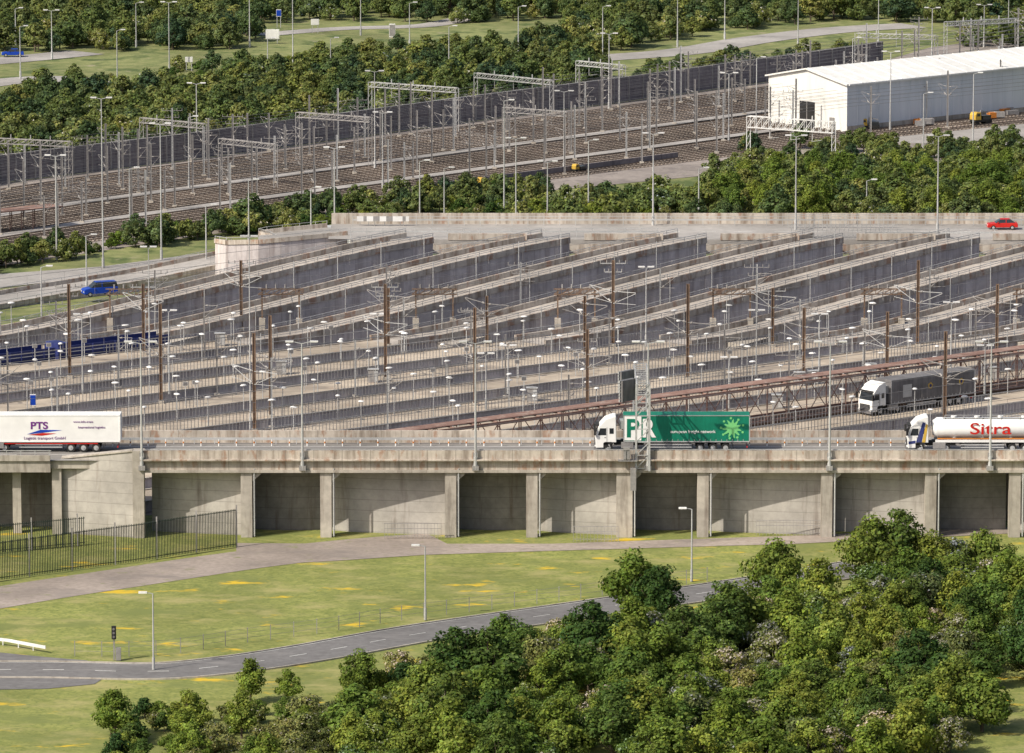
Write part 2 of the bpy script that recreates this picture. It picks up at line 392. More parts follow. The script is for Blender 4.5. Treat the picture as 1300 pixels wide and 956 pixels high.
# ---------------------------------------------------------------- lorries
def text(s,size,loc,mat,parent,rot=(math.pi/2,0,0),ext=.01,sx=1,bold=.012):
    c=bpy.data.curves.new("lettering",'FONT'); c.body=s; c.size=size; c.extrude=ext; c.offset=bold*size
    o=bpy.data.objects.new("lettering",c); scene.collection.objects.link(o); c.materials.append(mat); o.parent=parent; o.location=loc; o.rotation_euler=rot; o.scale=(sx,1,1); return o
def wheel(b,x,y,r=.5,wd=.3,mt=0,mh=1):
    s_=1 if y>0 else -1
    b.cyl((x,y-wd/2,r),(x,y+wd/2,r),r,n=20,m=mt)
    b.cyl((x,y+s_*wd/2,r),(x,y+s_*(wd/2+.02),r),r*.55,n=14,m=mh)
    b.cyl((x,y+s_*(wd/2+.02),r),(x,y+s_*(wd/2+.08),r),r*.2,n=10,m=mh)
def lorry(name,loc,rot,kind):
    e=empty(name,loc,rot)
    prof=[(0.05,.45),(0.0,1.3),(.03,1.75),(.32,2.75),(.5,2.95),(1.05,3.55),(1.9,3.85),(2.2,3.85),(2.25,1.05),(1.6,1.05),(1.55,.5)]
    b=MB(); b.prism(prof,-1.22,1.22,0); b.obj("cab",[M['white']],e,bevel=.07)
    b=MB()
    b.add([(.03,-1.08,1.83),(.03,1.08,1.83),(.30,1.02,2.72),(.30,-1.02,2.72)],[(0,1,2,3)],0)
    for sy in(-1.235,1.235):
        b.poly([(.28,sy,1.85),(1.15,sy,1.85),(1.15,sy,2.6),(.50,sy,2.6)],0)
        b.poly([(1.5,sy,2.0),(1.95,sy,2.0),(1.95,sy,2.6),(1.5,sy,2.6)],0)
    b.obj("windows",[M['glass']],e)
    b=MB()
    b.box((-.0,0,.95),(.12,1.7,.75),0); b.box((.02,0,.42),(.3,2.4,.32),1)
    for k in range(4): b.box((-.07,0,.7+k*.16),(.04,1.6,.05),1)
    for sy in(-1,1):
        b.box((-.03,sy*.98,.62),(.12,.38,.26),2); b.box((-.05,sy*1.42,2.25),(.22,.24,.75),0); b.beam((.2,sy*1.2,2.6),(-.03,sy*1.42,2.6),.05,None,0)
        b.box((1.1,sy*1.24,.75),(.5,.02,.5),0); b.beam((1.22,sy*1.235,1.1),(1.22,sy*1.235,2.7),.03,None,1); b.box((1.05,sy*1.24,1.6),(.18,.03,.05),0)
        b.box((3.4,sy*1.1,.75),(1.3,.5,.6),3)
        b.prism([(.85,.95),(1.0,1.12),(1.7,1.12),(1.9,.95),(1.9,.85),(.85,.85)],sy*1.23-.02,sy*1.23+.02,0)
    b.box((.2,0,2.9),(.35,2.2,.08),0)
    b.obj("grille_and_mirrors",[M['dark'],M['grey'],M['lampw'],M['galvd']],e)
    b=MB()
    b.box((9,0,.98),(14.6,.9,.22),0); b.box((3.6,0,.8),(3.2,.8,.3),0)
    for x in(1.35,4.1): 
        for sy in(-1.05,1.05): wheel(b,x,sy)
    for x in(11.2,12.55,13.9):
        for sy in(-1.08,1.08): wheel(b,x,sy,.48)
    for sy in(-1.2,1.2):
        for zz in(.55,.85): b.box((8.0,sy,zz),(4.6,.05,.12),1)
        b.box((6,sy*.9,.6),(.12,.12,1.0),0)
    b.box((16.2,0,.55),(.1,2.3,.15),2)
    for x in (10.4,14.7):
        for sy in(-1.1,1.1): b.box((x,sy,.55),(.04,.4,.55),0)
    b.obj("chassis_and_wheels",[M['black'],M['galv'],M['red']],e)
    if kind=='tank':
        b=MB(); n=28
        st=[(2.7,.2,.2),(2.75,.85,.80),(3.05,1.1,1.0),(3.2,1.2,1.12),(15.9,1.2,1.12),(16.1,1.1,1.0),(16.35,.8,.75),(16.4,.2,.2)]
        vs=[];fs=[]
        for x,ry,rz in st:
            for k in range(n):
                t=2*math.pi*k/n; vs.append((x,ry*math.cos(t),2.5+rz*math.sin(t)*(1 if math.sin(t)>0 else .95)))
        for j in range(len(st)-1):
            for k in range(n): fs.append((j*n+k,j*n+(k+1)%n,(j+1)*n+(k+1)%n,(j+1)*n+k))
        b.add(vs,fs,0); b.obj("tank",[M['white']],e,smooth=True)
        b=MB()
        for sy in(-1,1):
            b.box((9.5,sy*1.02,1.48),(12.6,.12,.13),0)
            b.box((9.5,sy*1.0,1.22),(13,.3,.26),1)
        for x in(5,8,11,14): b.box((x,0,1.3),(.3,1.8,.5),1)
        for x in (5,7.5,10,12.5): b.cyl((x,0,3.55),(x,0,3.8),.3,n=12,m=1)
        b.box((9.5,-.35,3.62),(11.5,.4,.04),2); 
        b.beam((4,-.6,3.95),(15,-.6,3.95),.05,None,2)
        for x in range(4,16,2): b.beam((x,-.6,3.5),(x,-.6,3.95),.05,None,2)
        b.obj("tank_fittings",[M['orange'],M['white'],M['galv']],e)
        text("Sitra",1.75,(6.6,-1.24,2.0),M['red'],e,sx=1.4,bold=.008)
        b=MB(); b.poly([(.9,-1.245,1.1),(1.5,-1.245,1.1),(1.9,-1.245,3.2),(1.6,-1.245,3.3)],0); b.poly([(1.55,-1.25,1.1),(1.9,-1.25,1.1),(2.15,-1.25,3.0),(1.95,-1.25,3.1)],1)
        b.poly([(.1,-1.245,.9),(.85,-1.245,1.0),(.85,-1.245,1.3),(.1,-1.245,1.2)],0)
        b.obj("cab_stripes",[M['navy'],M['yellow']],e)
    else:
        body={'green':M['green'],'white':M['white'],'grey':M['grey']}[kind]
        b=MB(); b.box((9.75,0,2.58),(13.5,2.5,2.85),0); b.obj("trailer_body",[body],e,bevel=.04)
        b=MB()
        for sy in(-1.26,1.26):
            b.box((9.75,sy,1.16),(13.5,.04,.12),0); b.box((9.75,sy,3.97),(13.5,.04,.08),0)
            b.box((3.05,sy,2.58),(.12,.04,2.8),0); b.box((16.45,sy,2.58),(.12,.04,2.8),0)
            if kind!='white':
                for k in range(22): b.box((3.6+k*.58,sy*.997,1.3),(.05,.04,.25),0)
        b.box((2.8,0,2.9),(.4,1.6,.9),0)
        b.obj("trailer_frame",[M['galv'] if kind!='white' else M['white']],e)
        if kind=='green':
            b=MB(); b.box((4.0,-1.262,2.6),(1.8,.03,2.6),0); b.obj("front_panel",[M['white']],e)
            text("P",2.7,(3.25,-1.285,1.7),M['green'],e,sx=1.0,bold=.03)
            text("R",2.7,(4.95,-1.285,1.7),M['white'],e,sx=.85,bold=.03)
            text("european freight network",.46,(8.0,-1.27,2.1),M['white'],e)
            b=MB(); cx,cz=14.6,2.6; vs=[(cx,-1.27,cz)]; n=44
            rr=random.Random(3)
            for k in range(n):
                t=2*math.pi*k/n; r=(.62 if k%4<2 else 1.15*rr.uniform(.75,1)); vs.append((cx+r*math.cos(t),-1.27,cz+r*math.sin(t)))
            b.add(vs,[(0,k+1,(k+1)%n+1) for k in range(n)],0)
            for k in range(9):
                t=2*math.pi*k/9+.3; b.cyl((cx+1.2*math.cos(t),-1.255,cz+1.1*math.sin(t)),(cx+1.2*math.cos(t),-1.275,cz+1.1*math.sin(t)),.13,n=10)
            b.obj("splash_logo",[M['lime']],e)
        if kind=='white':
            text("PTS",1.05,(6.9,-1.27,2.55),M['purple'],e,sx=1.15,bold=.03)
            b=MB(); b.poly([(6.5,-1.272,1.95),(8.0,-1.272,2.45),(10.3,-1.272,2.4),(8.4,-1.272,2.15)],0); b.poly([(6.7,-1.275,1.9),(8.2,-1.275,2.1),(9.7,-1.275,2.05),(8.1,-1.275,1.8)],1); b.obj("swoosh_logo",[M['blue'],M['red']],e)
            text("Logistic transport GmbH",.44,(6.2,-1.27,1.40),M['purple'],e,bold=0); text("www.info-trans",.34,(11.5,-1.27,3.2),M['purple'],e,bold=0); text("International logistics",.34,(12.0,-1.27,2.6),M['purple'],e,bold=0)
            b=MB()
            for sy in(-1.27,1.27): b.box((8.6,sy*.98,.95),(11,.05,.1),0)
            b.obj("red_side_rail",[M['red']],e)
        if kind=='grey':
            b=MB()
            for x in(9.3,14.3):
                b.cyl((x,-1.262,2.75),(x,-1.28,2.75),.42,n=5,m=0); b.cyl((x,-1.275,2.75),(x,-1.29,2.75),.2,n=8,m=1)
            b.obj("shield_logo",[M['yellow'],M['navy']],e)
            b=MB(); b.box((5.6,-1.262,2.5),(1.4,.03,1.5),0); b.obj("front_panel",[M['galv']],e)
    return e
lorry("articulated_lorry",(8.9,7.6,8.01),0,'green')
lorry("articulated_lorry",(-58.3,7.6,8.01),0,'white')
lorry("tanker_lorry",(42.2,7.4,8.01),0,'tank')
DIRA=math.atan2(.8,1)
p=G(1098,527,1.12)
lorry("articulated_lorry",(p.x,p.y,1.12),DIRA,'grey')
# ---------------------------------------------------------------- ramps, platforms, tracks of the terminal
SPN=18.5; DR=.85; DP=.8; Y0=130.0; XB0=-66.7
def linex(i,y):
    return XB0+SPN*i+((y-Y0)/DR if y>Y0 else (y-Y0)/DP)
st_y=[176,170,162,150,140,134,130,126]
st_z=[7.45,6.9,5.8,3.9,2.3,1.5,1.18,1.1]
HW=2.9
def perp(d): 
    l=math.hypot(1,d); return Vector((-d/l,1/l,0))
for i in range(0,15):
    e=empty("access_ramp"); b=MB(); c=MB(); rl=MB()
    pts=[Vector((linex(i,y),y,z)) for y,z in zip(st_y,st_z)]
    nn=perp(DR)
    A=[p+nn*HW for p in pts]; B=[p-nn*HW for p in pts]
    for k in range(len(pts)-1):
        b.quad(A[k],B[k],B[k+1],A[k+1],0)
        for P_ in(A,B):
            lo0=Vector((P_[k].x,P_[k].y,-.1)); lo1=Vector((P_[k+1].x,P_[k+1].y,-.1))
            b.quad(lo0,P_[k],P_[k+1],lo1,1)
            c.beam(P_[k]+Z*.3,P_[k+1]+Z*.3,.38,.8,0)
            rl.beam(P_[k]+Z*1.25,P_[k+1]+Z*1.25,.07,None,0)
            rl.beam(P_[k]+Z*.98,P_[k+1]+Z*.98,.05,None,0)
    for P_ in(A,B):
        for q,d in along(P_,2.0): rl.beam(q+Z*.6,q+Z*1.3,.07,None,0)
    for q,d in along(B,7.5,2):
        q2=q-nn*.5; rl.beam((q2.x,q2.y,0),(q2.x,q2.y,q.z+1.6),.10,None,0)
    b.obj("ramp_body",[M['ramptop'],M['rampwall']],e); c.obj("ramp_parapet",[M['rampcap']],e); rl.obj("ramp_railing",[M['galv']],e)
    b=MB(); nn=perp(DP)
    ys=[126,14]; pts=[Vector((linex(i,y),y,1.1)) for y in ys]
    A=[p+nn*HW for p in pts]; B=[p-nn*HW for p in pts]
    A[0]=Vector((linex(i,126),126,1.1))+perp(DR)*HW; B[0]=Vector((linex(i,126),126,1.1))-perp(DR)*HW
    b.quad(A[0],B[0],B[1],A[1],0)
    for P_ in(A,B):
        b.quad(Vector((P_[0].x,P_[0].y,-.1)),P_[0],P_[1],Vector((P_[1].x,P_[1].y,-.1)),1)
        b.beam(P_[0]+Z*.06,P_[1]+Z*.06,.3,.14,2)
    if i%2:
        q=Vector((linex(i,133),133,0)); dd=Vector((1,DR,0)).normalized(); n2=perp(DR)
        s0=q-n2*HW-dd*5; s1=q-n2*HW+dd*4; s2=q-n2*(HW+3.2)-dd*5
        b.add([s0+Z*1.0,s1+Z*1.0,s2+Z*1.0,s0-Z*.1,s1-Z*.1,s2-Z*.1],[(2,1,0),(3,4,5),(0,1,4,3),(1,2,5,4),(2,0,3,5)],2)
    b.obj("loading_platform",[M['plat'],M['rampwall'],M['conc']])
    b=MB()
    for P_,h in((A,1.3),(B,1.5)):
        s0=P_[0];s1=P_[1]
        L=(s1-s0).length; dd=(s1-s0)/L; q=0
        while q<L*.75:
            if int(q/19+i)%5!=3:
                p_=s0+dd*q; b.beam(p_-Z*.5,p_+Z*h,.07,None,0)
            q+=.5
        b.beam(s0+Z*h,s0+dd*L*.75+Z*h,.07,None,0)
    b.obj("platform_fence",[M['fence']])
b=MB()
for i in range(-1,15):
    pts=[Vector((linex(i+.5,y),y,0)) for y in (176,130,14)]
    for a,c in zip(pts[:-1],pts[1:]):
        d=(c-a).normalized(); nn=Vector((-d.y,d.x,0))
        for s_ in(-.75,.75): b.beam(a+nn*s_+Z*.22,c+nn*s_+Z*.22,.09,.16,0)
    for p_,d in along(pts,.75): b.box((p_.x,p_.y,.05),(.28,2.5,.2),1,math.atan2(d.y,d.x))
b.obj("railway_track",[M['rail'],M['sleeper']])
b=MB(); b.cyl((0,0,0),(0,0,3.3),.06,.045,6,0)
n=10
vs=[];prof=[(.05,3.52),(.28,3.48),(.42,3.38),(.40,3.32),(.1,3.28)]
for r,z in prof:
    for k in range(n): t=2*math.pi*k/n; vs.append((r*math.cos(t)*1.15,r*.75*math.sin(t),z))
fs=[]
for j in range(len(prof)-1):
    for k in range(n): fs.append((j*n+k,j*n+(k+1)%n,(j+1)*n+(k+1)%n,(j+1)*n+k))
fs.append(tuple(range(n))); b.add(vs,fs,1)
lampme=b.mesh("platform_lamp",[M['galv'],M['lampd']])
for i in range(0,14):
    for s_,ph in ((1,0),(-1,3)):
        y=133-ph
        while y>58:
            x=linex(i,y)+(-.62*2.2*s_); z=1.1 if y<127 else 1.5
            if abs(x)<75: inst("platform_lamp",lampme,(x,y+.78*2.2*s_,z),R.uniform(0,6),R.uniform(.88,1.08))
            y-=6.0+R.uniform(-1.2,1.2)
def catpole(base,h,mat,arms=2,arm=3.0,side=1,name="catenary_mast",thick=1,cross=False,am=None,at=1.0):
    b=MB(); x,y,z=base
    b.beam((x-.13*thick,y,z),(x-.13*thick,y,z+h),.07*thick,.28*thick,0); b.beam((x+.13*thick,y,z),(x+.13*thick,y,z+h),.07*thick,.28*thick,0); b.beam((x,y,z),(x,y,z+h),.22*thick,.09*thick,0)
    b.box((x,y,z+.2),(.7,.7,.5),2)
    d=Vector((.62,-.78,0))*side
    for k in range(arms):
        dd=d if k==0 else -d
        zt=z+min(h-1,7.2)
        q=Vector((x,y,0))+dd*arm
        b.beam((x,y,zt),(q.x,q.y,zt+.3),.07*at,None,1); b.beam((x,y,zt-1.6),(q.x,q.y,zt+.2),.06*at,None,1)
        b.beam((x,y,zt-1.5),(q.x,q.y,zt-1.2),.05*at,None,1); b.cyl((x+dd.x*.5,y+dd.y*.5,zt),(x+dd.x*.9,y+dd.y*.9,zt+.08),.13*at,n=6,m=3)
        b.cyl((x+dd.x*.5,y+dd.y*.5,zt-1.35),(x+dd.x*.9,y+dd.y*.9,zt-1.1),.13*at,n=6,m=3)
    if cross:
        for zz,l in((h-.4,1.6),(h-1.5,1.1)):
            b.beam((x-l,y,z+zz),(x+l,y,z+zz),.1*at,None,1)
            for o in(-l,-l*.5,l*.5,l): b.cyl((x+o,y,z+zz),(x+o,y,z+zz+.4),.07*at,n=5,m=3)
    return b.obj(name,[mat,am or M['galv'],M['conc'],M['galvd']])
for (u,vb,vt) in [(274,548,422),(157,512,385),(583,515,390),(710,525,417),(457,482,360),(378,530,400),(349,418,330),(1004,488,390),(867,482,360),(1161,540,420),(1138,440,330),(735,440,330),(1278,455,360),(55,480,360),(955,440,365),(2,545,455),(1450,545,420),(1092,500,395),(600,440,375),(1420,470,360),(-60,500,390),(1300,520,415),(757,450,375),(535,440,365),(148,450,360)]:
    p=G(u,vb,1.1); h=(vb-vt)/S(p)/.985
    i=round((p.x-linex(0,p.y))/SPN); 
    x=linex(i,p.y)
    if abs(x-p.x)>3.5: x=p.x+ (x-p.x)*.5
    catpole((x,p.y,1.0),h,M['brown'],2,4.5,cross=R.random()<.5,thick=1.15,am=M['galvd'] if R.random()<.5 else None)
for i in range(0,14):
    for y in (66,92,118,146):
        yy=y+R.uniform(-5,5); x=linex(i+.5,yy)-3.2*.62
        if abs(x)<72: catpole((x,yy+3.2*.3,0),R.uniform(6.8,8.6),M['galvd'] if R.random()<.6 else M['galv'],1,3.0,thick=.6,cross=R.random()<.25,am=M['galvd'],at=.8)
for k,u in enumerate([333,528,708,905,1097,1290,140]):
    p=G(u,428); b=MB(); wdt=4.8
    for xx in(0,wdt):
        b.beam((p.x+xx,p.y,0),(p.x+xx,p.y,6.3),.2,.2,0)
        b.box((p.x+xx,p.y,1.2),(.8,.9,2.6),1)
    b.truss((p.x-.5,p.y,5.6),(p.x+wdt+.5,p.y,5.6),.7,.5,6,.08,0)
    for j in range(4): b.cyl((p.x+.6+j*1.2,p.y,6.4),(p.x+.6+j*1.2,p.y,6.9),.12,n=6,m=2)
    for j in range(3): b.beam((p.x+1+j*1.4,p.y,5.6),(p.x+1+j*1.4,p.y,4.8),.08,None,2)
    b.obj("signal_portal",[M['brown'],M['conc'],M['galvd']])
b=MB()
for i in range(-1,14):
    pts=[Vector((linex(i+.5,y),y,0)) for y in (176,130,14)]
    for z,t in((6.3,.04),(7.6,.04)):
        for a,c in zip(pts[:-1],pts[1:]): b.beam(a+Z*z,c+Z*z,t)
    for p_,d in along(pts,6): b.beam(p_+Z*6.3,p_+Z*7.6,.025)
b.obj("overhead_wires",[M['galvd']])
for (u,vb,vt) in [(105,500,400),(215,500,395),(318,545,300),(190,470,314),(617,520,450),(645,500,440),(480,470,400),(960,478,395),(925,520,455),(1250,500,440),(1207,470,385),(820,440,340),(1040,470,400)]:
    p=G(u,vb,1.1); mast("lamp_column",(p.x,p.y,1.1),(vb-vt)/S(p),2,.6,M['galv'],.10)
e=empty("shuttle_train")
b=MB()
dirv=Vector((1,DP,0)).normalized(); nn=perp(DP)
ctr=lambda y:Vector((linex(9.43,y),y,0))
a0=ctr(30);a1=ctr(125); Ltot=(a1-a0).length
for s_ in(-1.75,1.75):
    b.beam(a0+nn*s_+Z*5.35,a1+nn*s_+Z*5.35,.2,.35,0)
    b.beam(a0+nn*s_+Z*1.3,a1+nn*s_+Z*1.3,.22,.35,0)
q=0;k=0
while q<Ltot:
    p_=a0+dirv*q
    for s_ in(-1.75,1.75):
        b.beam(p_+nn*s_+Z*1.3,p_+nn*s_+Z*5.4,.14,None,0)
        b.beam(p_+nn*s_+Z*(1.3 if k%2 else 5.2),p_+dirv*3.1+nn*s_+Z*(5.2 if k%2 else 1.3),.08,None,0)
    b.beam(p_+nn*1.75+Z*5.5,p_-nn*1.75+Z*5.5,.16,None,0)
    q+=3.1;k+=1
b.beam(a0+Z*1.0,a1+Z*1.0,3.2,.5,1)
b.beam(a0+Z*5.66,a1+Z*5.66,2.2,.08,2)
b.obj("lattice_wagon_body",[M['maroon'],M['brown'],M['maroon']],e)
b=MB(); q=1
while q<Ltot:
    for o in(0,1.8,12,13.8):
        p_=a0+dirv*(q+o)
        if q+o<Ltot: 
            for s_ in(-.75,.75): b.cyl(p_+nn*(s_-.1)+Z*.7,p_+nn*(s_+.1)+Z*.7,.42,n=12,m=0)
    q+=18
b.obj("bogies",[M['black']],e)
e=empty("flat_wagon_train")
b=MB()
c=lambda y:Vector((linex(1.5,y),y,0))
a0=c(60);a1=c(127)
L=(a1-a0).length; q=0
while q<L-2:
    s0=a0+dirv*q;s1=a0+dirv*min(q+17,L)
    b.beam(s0+Z*1.15,s1+Z*1.15,3.0,.5,0)
    for s_ in(-1.5,1.5):
        b.beam(s0+nn*s_+Z*1.95,s1+nn*s_+Z*1.95,.12,1.1,0)
        for p_,d in along([s0,s1],1.7): b.beam(p_+nn*s_*1.06+Z*1.3,p_+nn*s_*1.06+Z*2.5,.1,None,3)
    b.beam(s0-nn*1.57+Z*1.75,s1-nn*1.57+Z*1.75,.03,.10,2)
    for o in(1.5,3.3,13.5,15.3):
        for s_ in(-.75,.75): p_=s0+dirv*o+nn*s_; b.cyl(p_-nn*.1+Z*.7,p_+nn*.1+Z*.7,.42,n=12,m=1)
    b.box((s0.x+.8*dirv.x,s0.y+.8*dirv.y,2.1),(1.6,2.8,1.6),3,DIRA)
    q+=17.6
b.obj("wagons",[M['navy'],M['black'],M['lampd'],M['navy']],e)
for k in range(60):
    i=R.randint(1,11); y=R.uniform(72,126); x=linex(i,y)+R.uniform(-1.5,1.5)
    if abs(x)>66 or (i==10 and y<95): continue
    b=MB()
    if k%4==0:
        b.box((x,y,1.9),(1.2,.7,1.6),0); b.box((x,y,2.75),(1.4,.9,.1),1); b.box((x+.36,y-.36,1.9),(.5,.03,1.3),1); b.obj("equipment_cabinet",[M['galvd'],M['galv']])
    else:
        b.beam((x,y,1.1),(x,y,4.0),.09); b.box((x,y-.06,3.8),(.6,.06,.5),1); b.box((x,y-.1,3.8),(.5,.02,.4),2); b.obj("platform_sign",[M['galv'],M['galv'],M['grey']])
# ---------------------------------------------------------------- upper bridge
b=MB(); X0,X1=-22,220
b.box(((X0+X1)/2,184.2,6.9),(X1-X0,16.2,1.15),0)
b.box(((X0+X1)/2,176.3,6.2),(X1-X0,.5,1.3),1)
b.box(((X0+X1)/2,192.2,8.0),(X1-X0+6,.4,1.9),1)
for i in range(0,13):
    xa=linex(i,176)+3.9; xb=linex(i+1,176)-3.9
    b.box(((xa+xb)/2,176.2,7.85),(xb-xa,.35,.9),1)
    b.box((xa-.4,176.8,3.2),(1.1,1.4,6.4),1); b.box((xb+.4,176.8,3.2),(1.1,1.4,6.4),1)
    b.quad((xa,178.5,-.1),(xb,178.5,-.1),(xb,178.5,6.4),(xa,178.5,6.4),2)
b.obj("upper_road_bridge",[M['paleroad'],M['rampcap'],M['bay_l']])
b=MB(); b.quad((X0-3,176.6,7.49),(X1,176.6,7.49),(X1,192,7.49),(X0-3,192,7.49)); o=b.obj("upper_carriageway",[M['paleroad']])
b=MB()
for x in range(-18,150,5): b.box((x,184,7.5),(2,.14,.01))
b.obj("lane_line",[M['paint']])
b=MB()
for y0_,xx0,xx1 in((178.2,X0,20),(190.2,X0,140),(177.0,48,66)):
    b.beam((xx0,y0_,8.3),(xx1,y0_,8.3),.06,.2); x=xx0
    b.beam((xx0,y0_,8.75),(xx1,y0_,8.75),.06,.06)
    while x<xx1: b.beam((x,y0_,7.5),(x,y0_,8.8),.08); x+=2.2
b.obj("crash_barrier",[M['galv']])
b=MB(); x=38.0
while x<53:
    b.beam((x,177.6,7.5),(x,177.6,9.4),.06); b.beam((x,187.5,7.5),(x,187.5,9.4),.06); x+=.6
for yy in(177.6,187.5):
    for zz in(7.8,8.6,9.4): b.beam((38,yy,zz),(53,yy,zz),.06)
b.obj("mesh_fence",[M['galv']])
ap=smooth([Vector((-24,184.5,7.5)),Vector((-36,181,6.6)),Vector(G(330,318,3.6)),Vector(G(190,350,1.2)),Vector(G(60,372,.4)),Vector(G(-60,393,.05)),Vector(G(-200,420,.02))],6)
b=MB(); Lp,Rp=ribbon(b,ap,8.5,None,0)
for P_ in(Lp,Rp):
    for a,c in zip(P_[:-1],P_[1:]):
        b.quad((a.x,a.y,-.1),a,c,(c.x,c.y,-.1),1); b.beam(a+Z*.25,c+Z*.25,.3,.6,2); b.beam(a+Z*.9,c+Z*.9,.06,None,3); b.beam(a+Z*.5,a+Z*.95,.08,None,3)
b.obj("approach_road",[M['paleroad'],M['rampwall'],M['rampcap'],M['galv']])
sheet("side_road",GP([(-60,352),(130,338),(280,318),(280,326),(130,350),(-60,372)]),-.02,M['paleroad'])
b=MB(); p=Vector((-18,190,7.5))
for k in range(8):
    b.box((p.x-3.2+k*.9,189.7,8.5),(.45,.06,.7),k%2)
    b.box((p.x-3.2+k*.9+.45,189.7,8.5),(.45,.06,.7),1-k%2 if k%3 else 0)
for k in range(4): b.beam((p.x-3+k*2,189.8,7.5),(p.x-3+k*2,189.8,8.5),.08,None,1)
b.obj("chevron_sign",[M['lampd'],M['galvd']])
# ---------------------------------------------------------------- cars
def car(name,loc,rot,mat,van=False):
    e=empty(name,loc,rot)
    if van: low=[(0,.35),(-.02,.9),(.15,1.05),(1.0,1.2),(4.7,1.25),(4.75,.4)]; top=[(.95,1.2),(1.7,1.9),(4.55,1.95),(4.7,1.22)]
    else: low=[(0,.32),(0,.72),(.2,.82),(1.15,.95),(3.7,.98),(4.15,.9),(4.2,.35)]; top=[(1.05,.94),(1.75,1.42),(3.1,1.45),(3.85,.96)]
    b=MB(); b.prism(low,-.86,.86,0); b.obj("body",[mat],e,bevel=.06)
    b=MB(); n=len(top); yt=.62 if not van else .72
    vs=[]
    for sy in(-1,1):
        for x,z in top: vs.append((x,sy*(.82 if z<1.3 else yt),z))
    b.add(vs,[tuple(range(n)),tuple(range(2*n-1,n-1,-1))]+[(i,n+i,n+(i+1)%n,(i+1)%n) for i in range(n)],0); 
    b.obj("cabin_glass",[M['glass']],e,bevel=.03)
    b=MB(); x0,x1=top[1][0]+.05,top[2][0]-.03; b.box(((x0+x1)/2,0,top[1][1]+.03),(x1-x0,2*yt-.04,.06),0)
    for xx in (x0+.75,): 
        for sy in(-1,1): b.beam((xx,sy*.83,top[0][1]),(xx,sy*(yt+.01),top[1][1]),.08,None,0)
    for sy in(-1,1): b.box((1.45,sy*.93,1.05),(.14,.16,.12),0)
    b.obj("roof",[mat],e)
    b=MB()
    for x in(.8,3.4):
        for sy in(-.8,.8): wheel(b,x,sy,.32,.2)
    b.obj("wheels",[M['black'],M['galv']],e)
    b=MB()
    for sy in(-.6,.6): b.box((-.01,sy,.68),(.06,.3,.14),0)
    b.obj("headlights",[M['lampw']],e)
p=G(1253,291,7.5); car("red_car",(p.x,p.y,7.5),0.02,M['red'])
p=G(104,378,.8); car("blue_car",(p.x,p.y+1.5,.75),math.radians(20),M['blue'],True)
p=G(2,72,0); car("parked_car",(p.x,p.y,0.02),.1,M['blue'])
# ---------------------------------------------------------------- railway yard
sheet("railway_yard",GP([(-160,262),(0,232),(240,203),(590,155),(800,128),(1085,88),(1180,60),(1330,40),(1330,200),(1000,212),(900,222),(650,246),(420,275),(200,307),(-160,362)]),-.05,M['yard'])
def foot(u):
    xs=[-160,0,240,590,800,1085,1400]; vs=[262,232,203,155,128,88,38]; return float(np.interp(u,xs,vs))
def lowb(u):
    xs=[-160,0,200,420,650,900,1000,1400]; vs=[352,326,296,266,236,204,190,150]; return float(np.interp(u,xs,vs))
b=MB(); NT=19; trk=[]; walk=(7,13)
for k in range(NT):
    t=(k+.5)/NT
    if k in walk: trk.append(None); continue
    pts=[]
    for u in(-150,100,350,600,850,1080,1350):
        v=foot(u)+6+(lowb(u)-foot(u)-8)*t
        pts.append(G(u,v,0))
    pts=smooth(pts,3); trk.append(pts)
    ribbon(b,pts,3.0,.0,0)
    L_,R_=ribbon(MB(),pts,1.5,0)
    for P_ in(L_,R_):
        for a,c in zip(P_[:-1],P_[1:]): b.beam(a+Z*.2,c+Z*.2,.11,.16,1)
    for p_,d in along(pts,.9): b.box((p_.x,p_.y,.06),(.3,2.5,.14),2,math.atan2(d.y,d.x))
b.obj("yard_tracks",[M['bed'],M['rail'],M['sleeper']])
b=MB()
for k in walk:
    t=(k+.5)/NT; pts=[G(u,foot(u)+6+(lowb(u)-foot(u)-8)*t,0) for u in(-150,100,350,600,850,1000)]
    ribbon(b,pts,2.6,.25,0)
b.obj("yard_walkway",[M['paleroad']])
b=MB(); pts=[G(u,foot(u)+6+(lowb(u)-foot(u)-8)*.93,0) for u in(540,650,760,860)]
for a,c in zip(pts[:-1],pts[1:]): b.beam(a+Z*.5,c+Z*.5,.3,1.1,0)
b.obj("low_retaining_wall",[M['barrier']])
b=MB(); bp=[G(u,foot(u)) for u in range(-160,1130,40)]
for a,c in zip(bp[:-1],bp[1:]): b.beam(a+Z*2.1,c+Z*2.1,.3,4.2,0)
for p_,d in along(bp,4): b.box((p_.x,p_.y-.1,2.2),(.25,.45,4.4),2,math.atan2(d.y,d.x))
for a,c in zip(bp[:-1],bp[1:]): b.beam(a+Z*4.3,c+Z*4.3,.4,.15,2)
b.obj("noise_barrier_wall",[M['barrier'],M['barrier'],M['galvd']])
rr=random.Random(9)
for k,off in((0,0),(1,14),(3,9),(4,2),(6,20),(8,4),(10,15),(11,5),(12,10),(14,8),(16,18),(18,2)):
    pts=trk[k]
    for p_,d in along(pts,18,off):
        u=650+F*p_.x/(p_.y-CY)
        if u<-30 or u>1340: continue
        nn=Vector((-d.y,d.x,0))*2.0
        catpole((p_.x+nn.x+rr.uniform(-.5,.5),p_.y+nn.y+rr.uniform(-3,3),0),rr.uniform(6.0,10.2),M['galvd'] if rr.random()<.75 else M['galv'],rr.choice((1,1,2)),2.4,rr.choice((1,-1)),thick=.85,cross=rr.random()<.12,am=M['galvd'],at=.6)
b=MB()
for k in range(NT):
    if trk[k] is None: continue
    for z in(5.6,6.9):
        for a,c in zip(trk[k][:-1],trk[k][1:]): b.beam(a+Z*z,c+Z*z,.04)
b.obj("yard_overhead_wires",[M['galvd']])
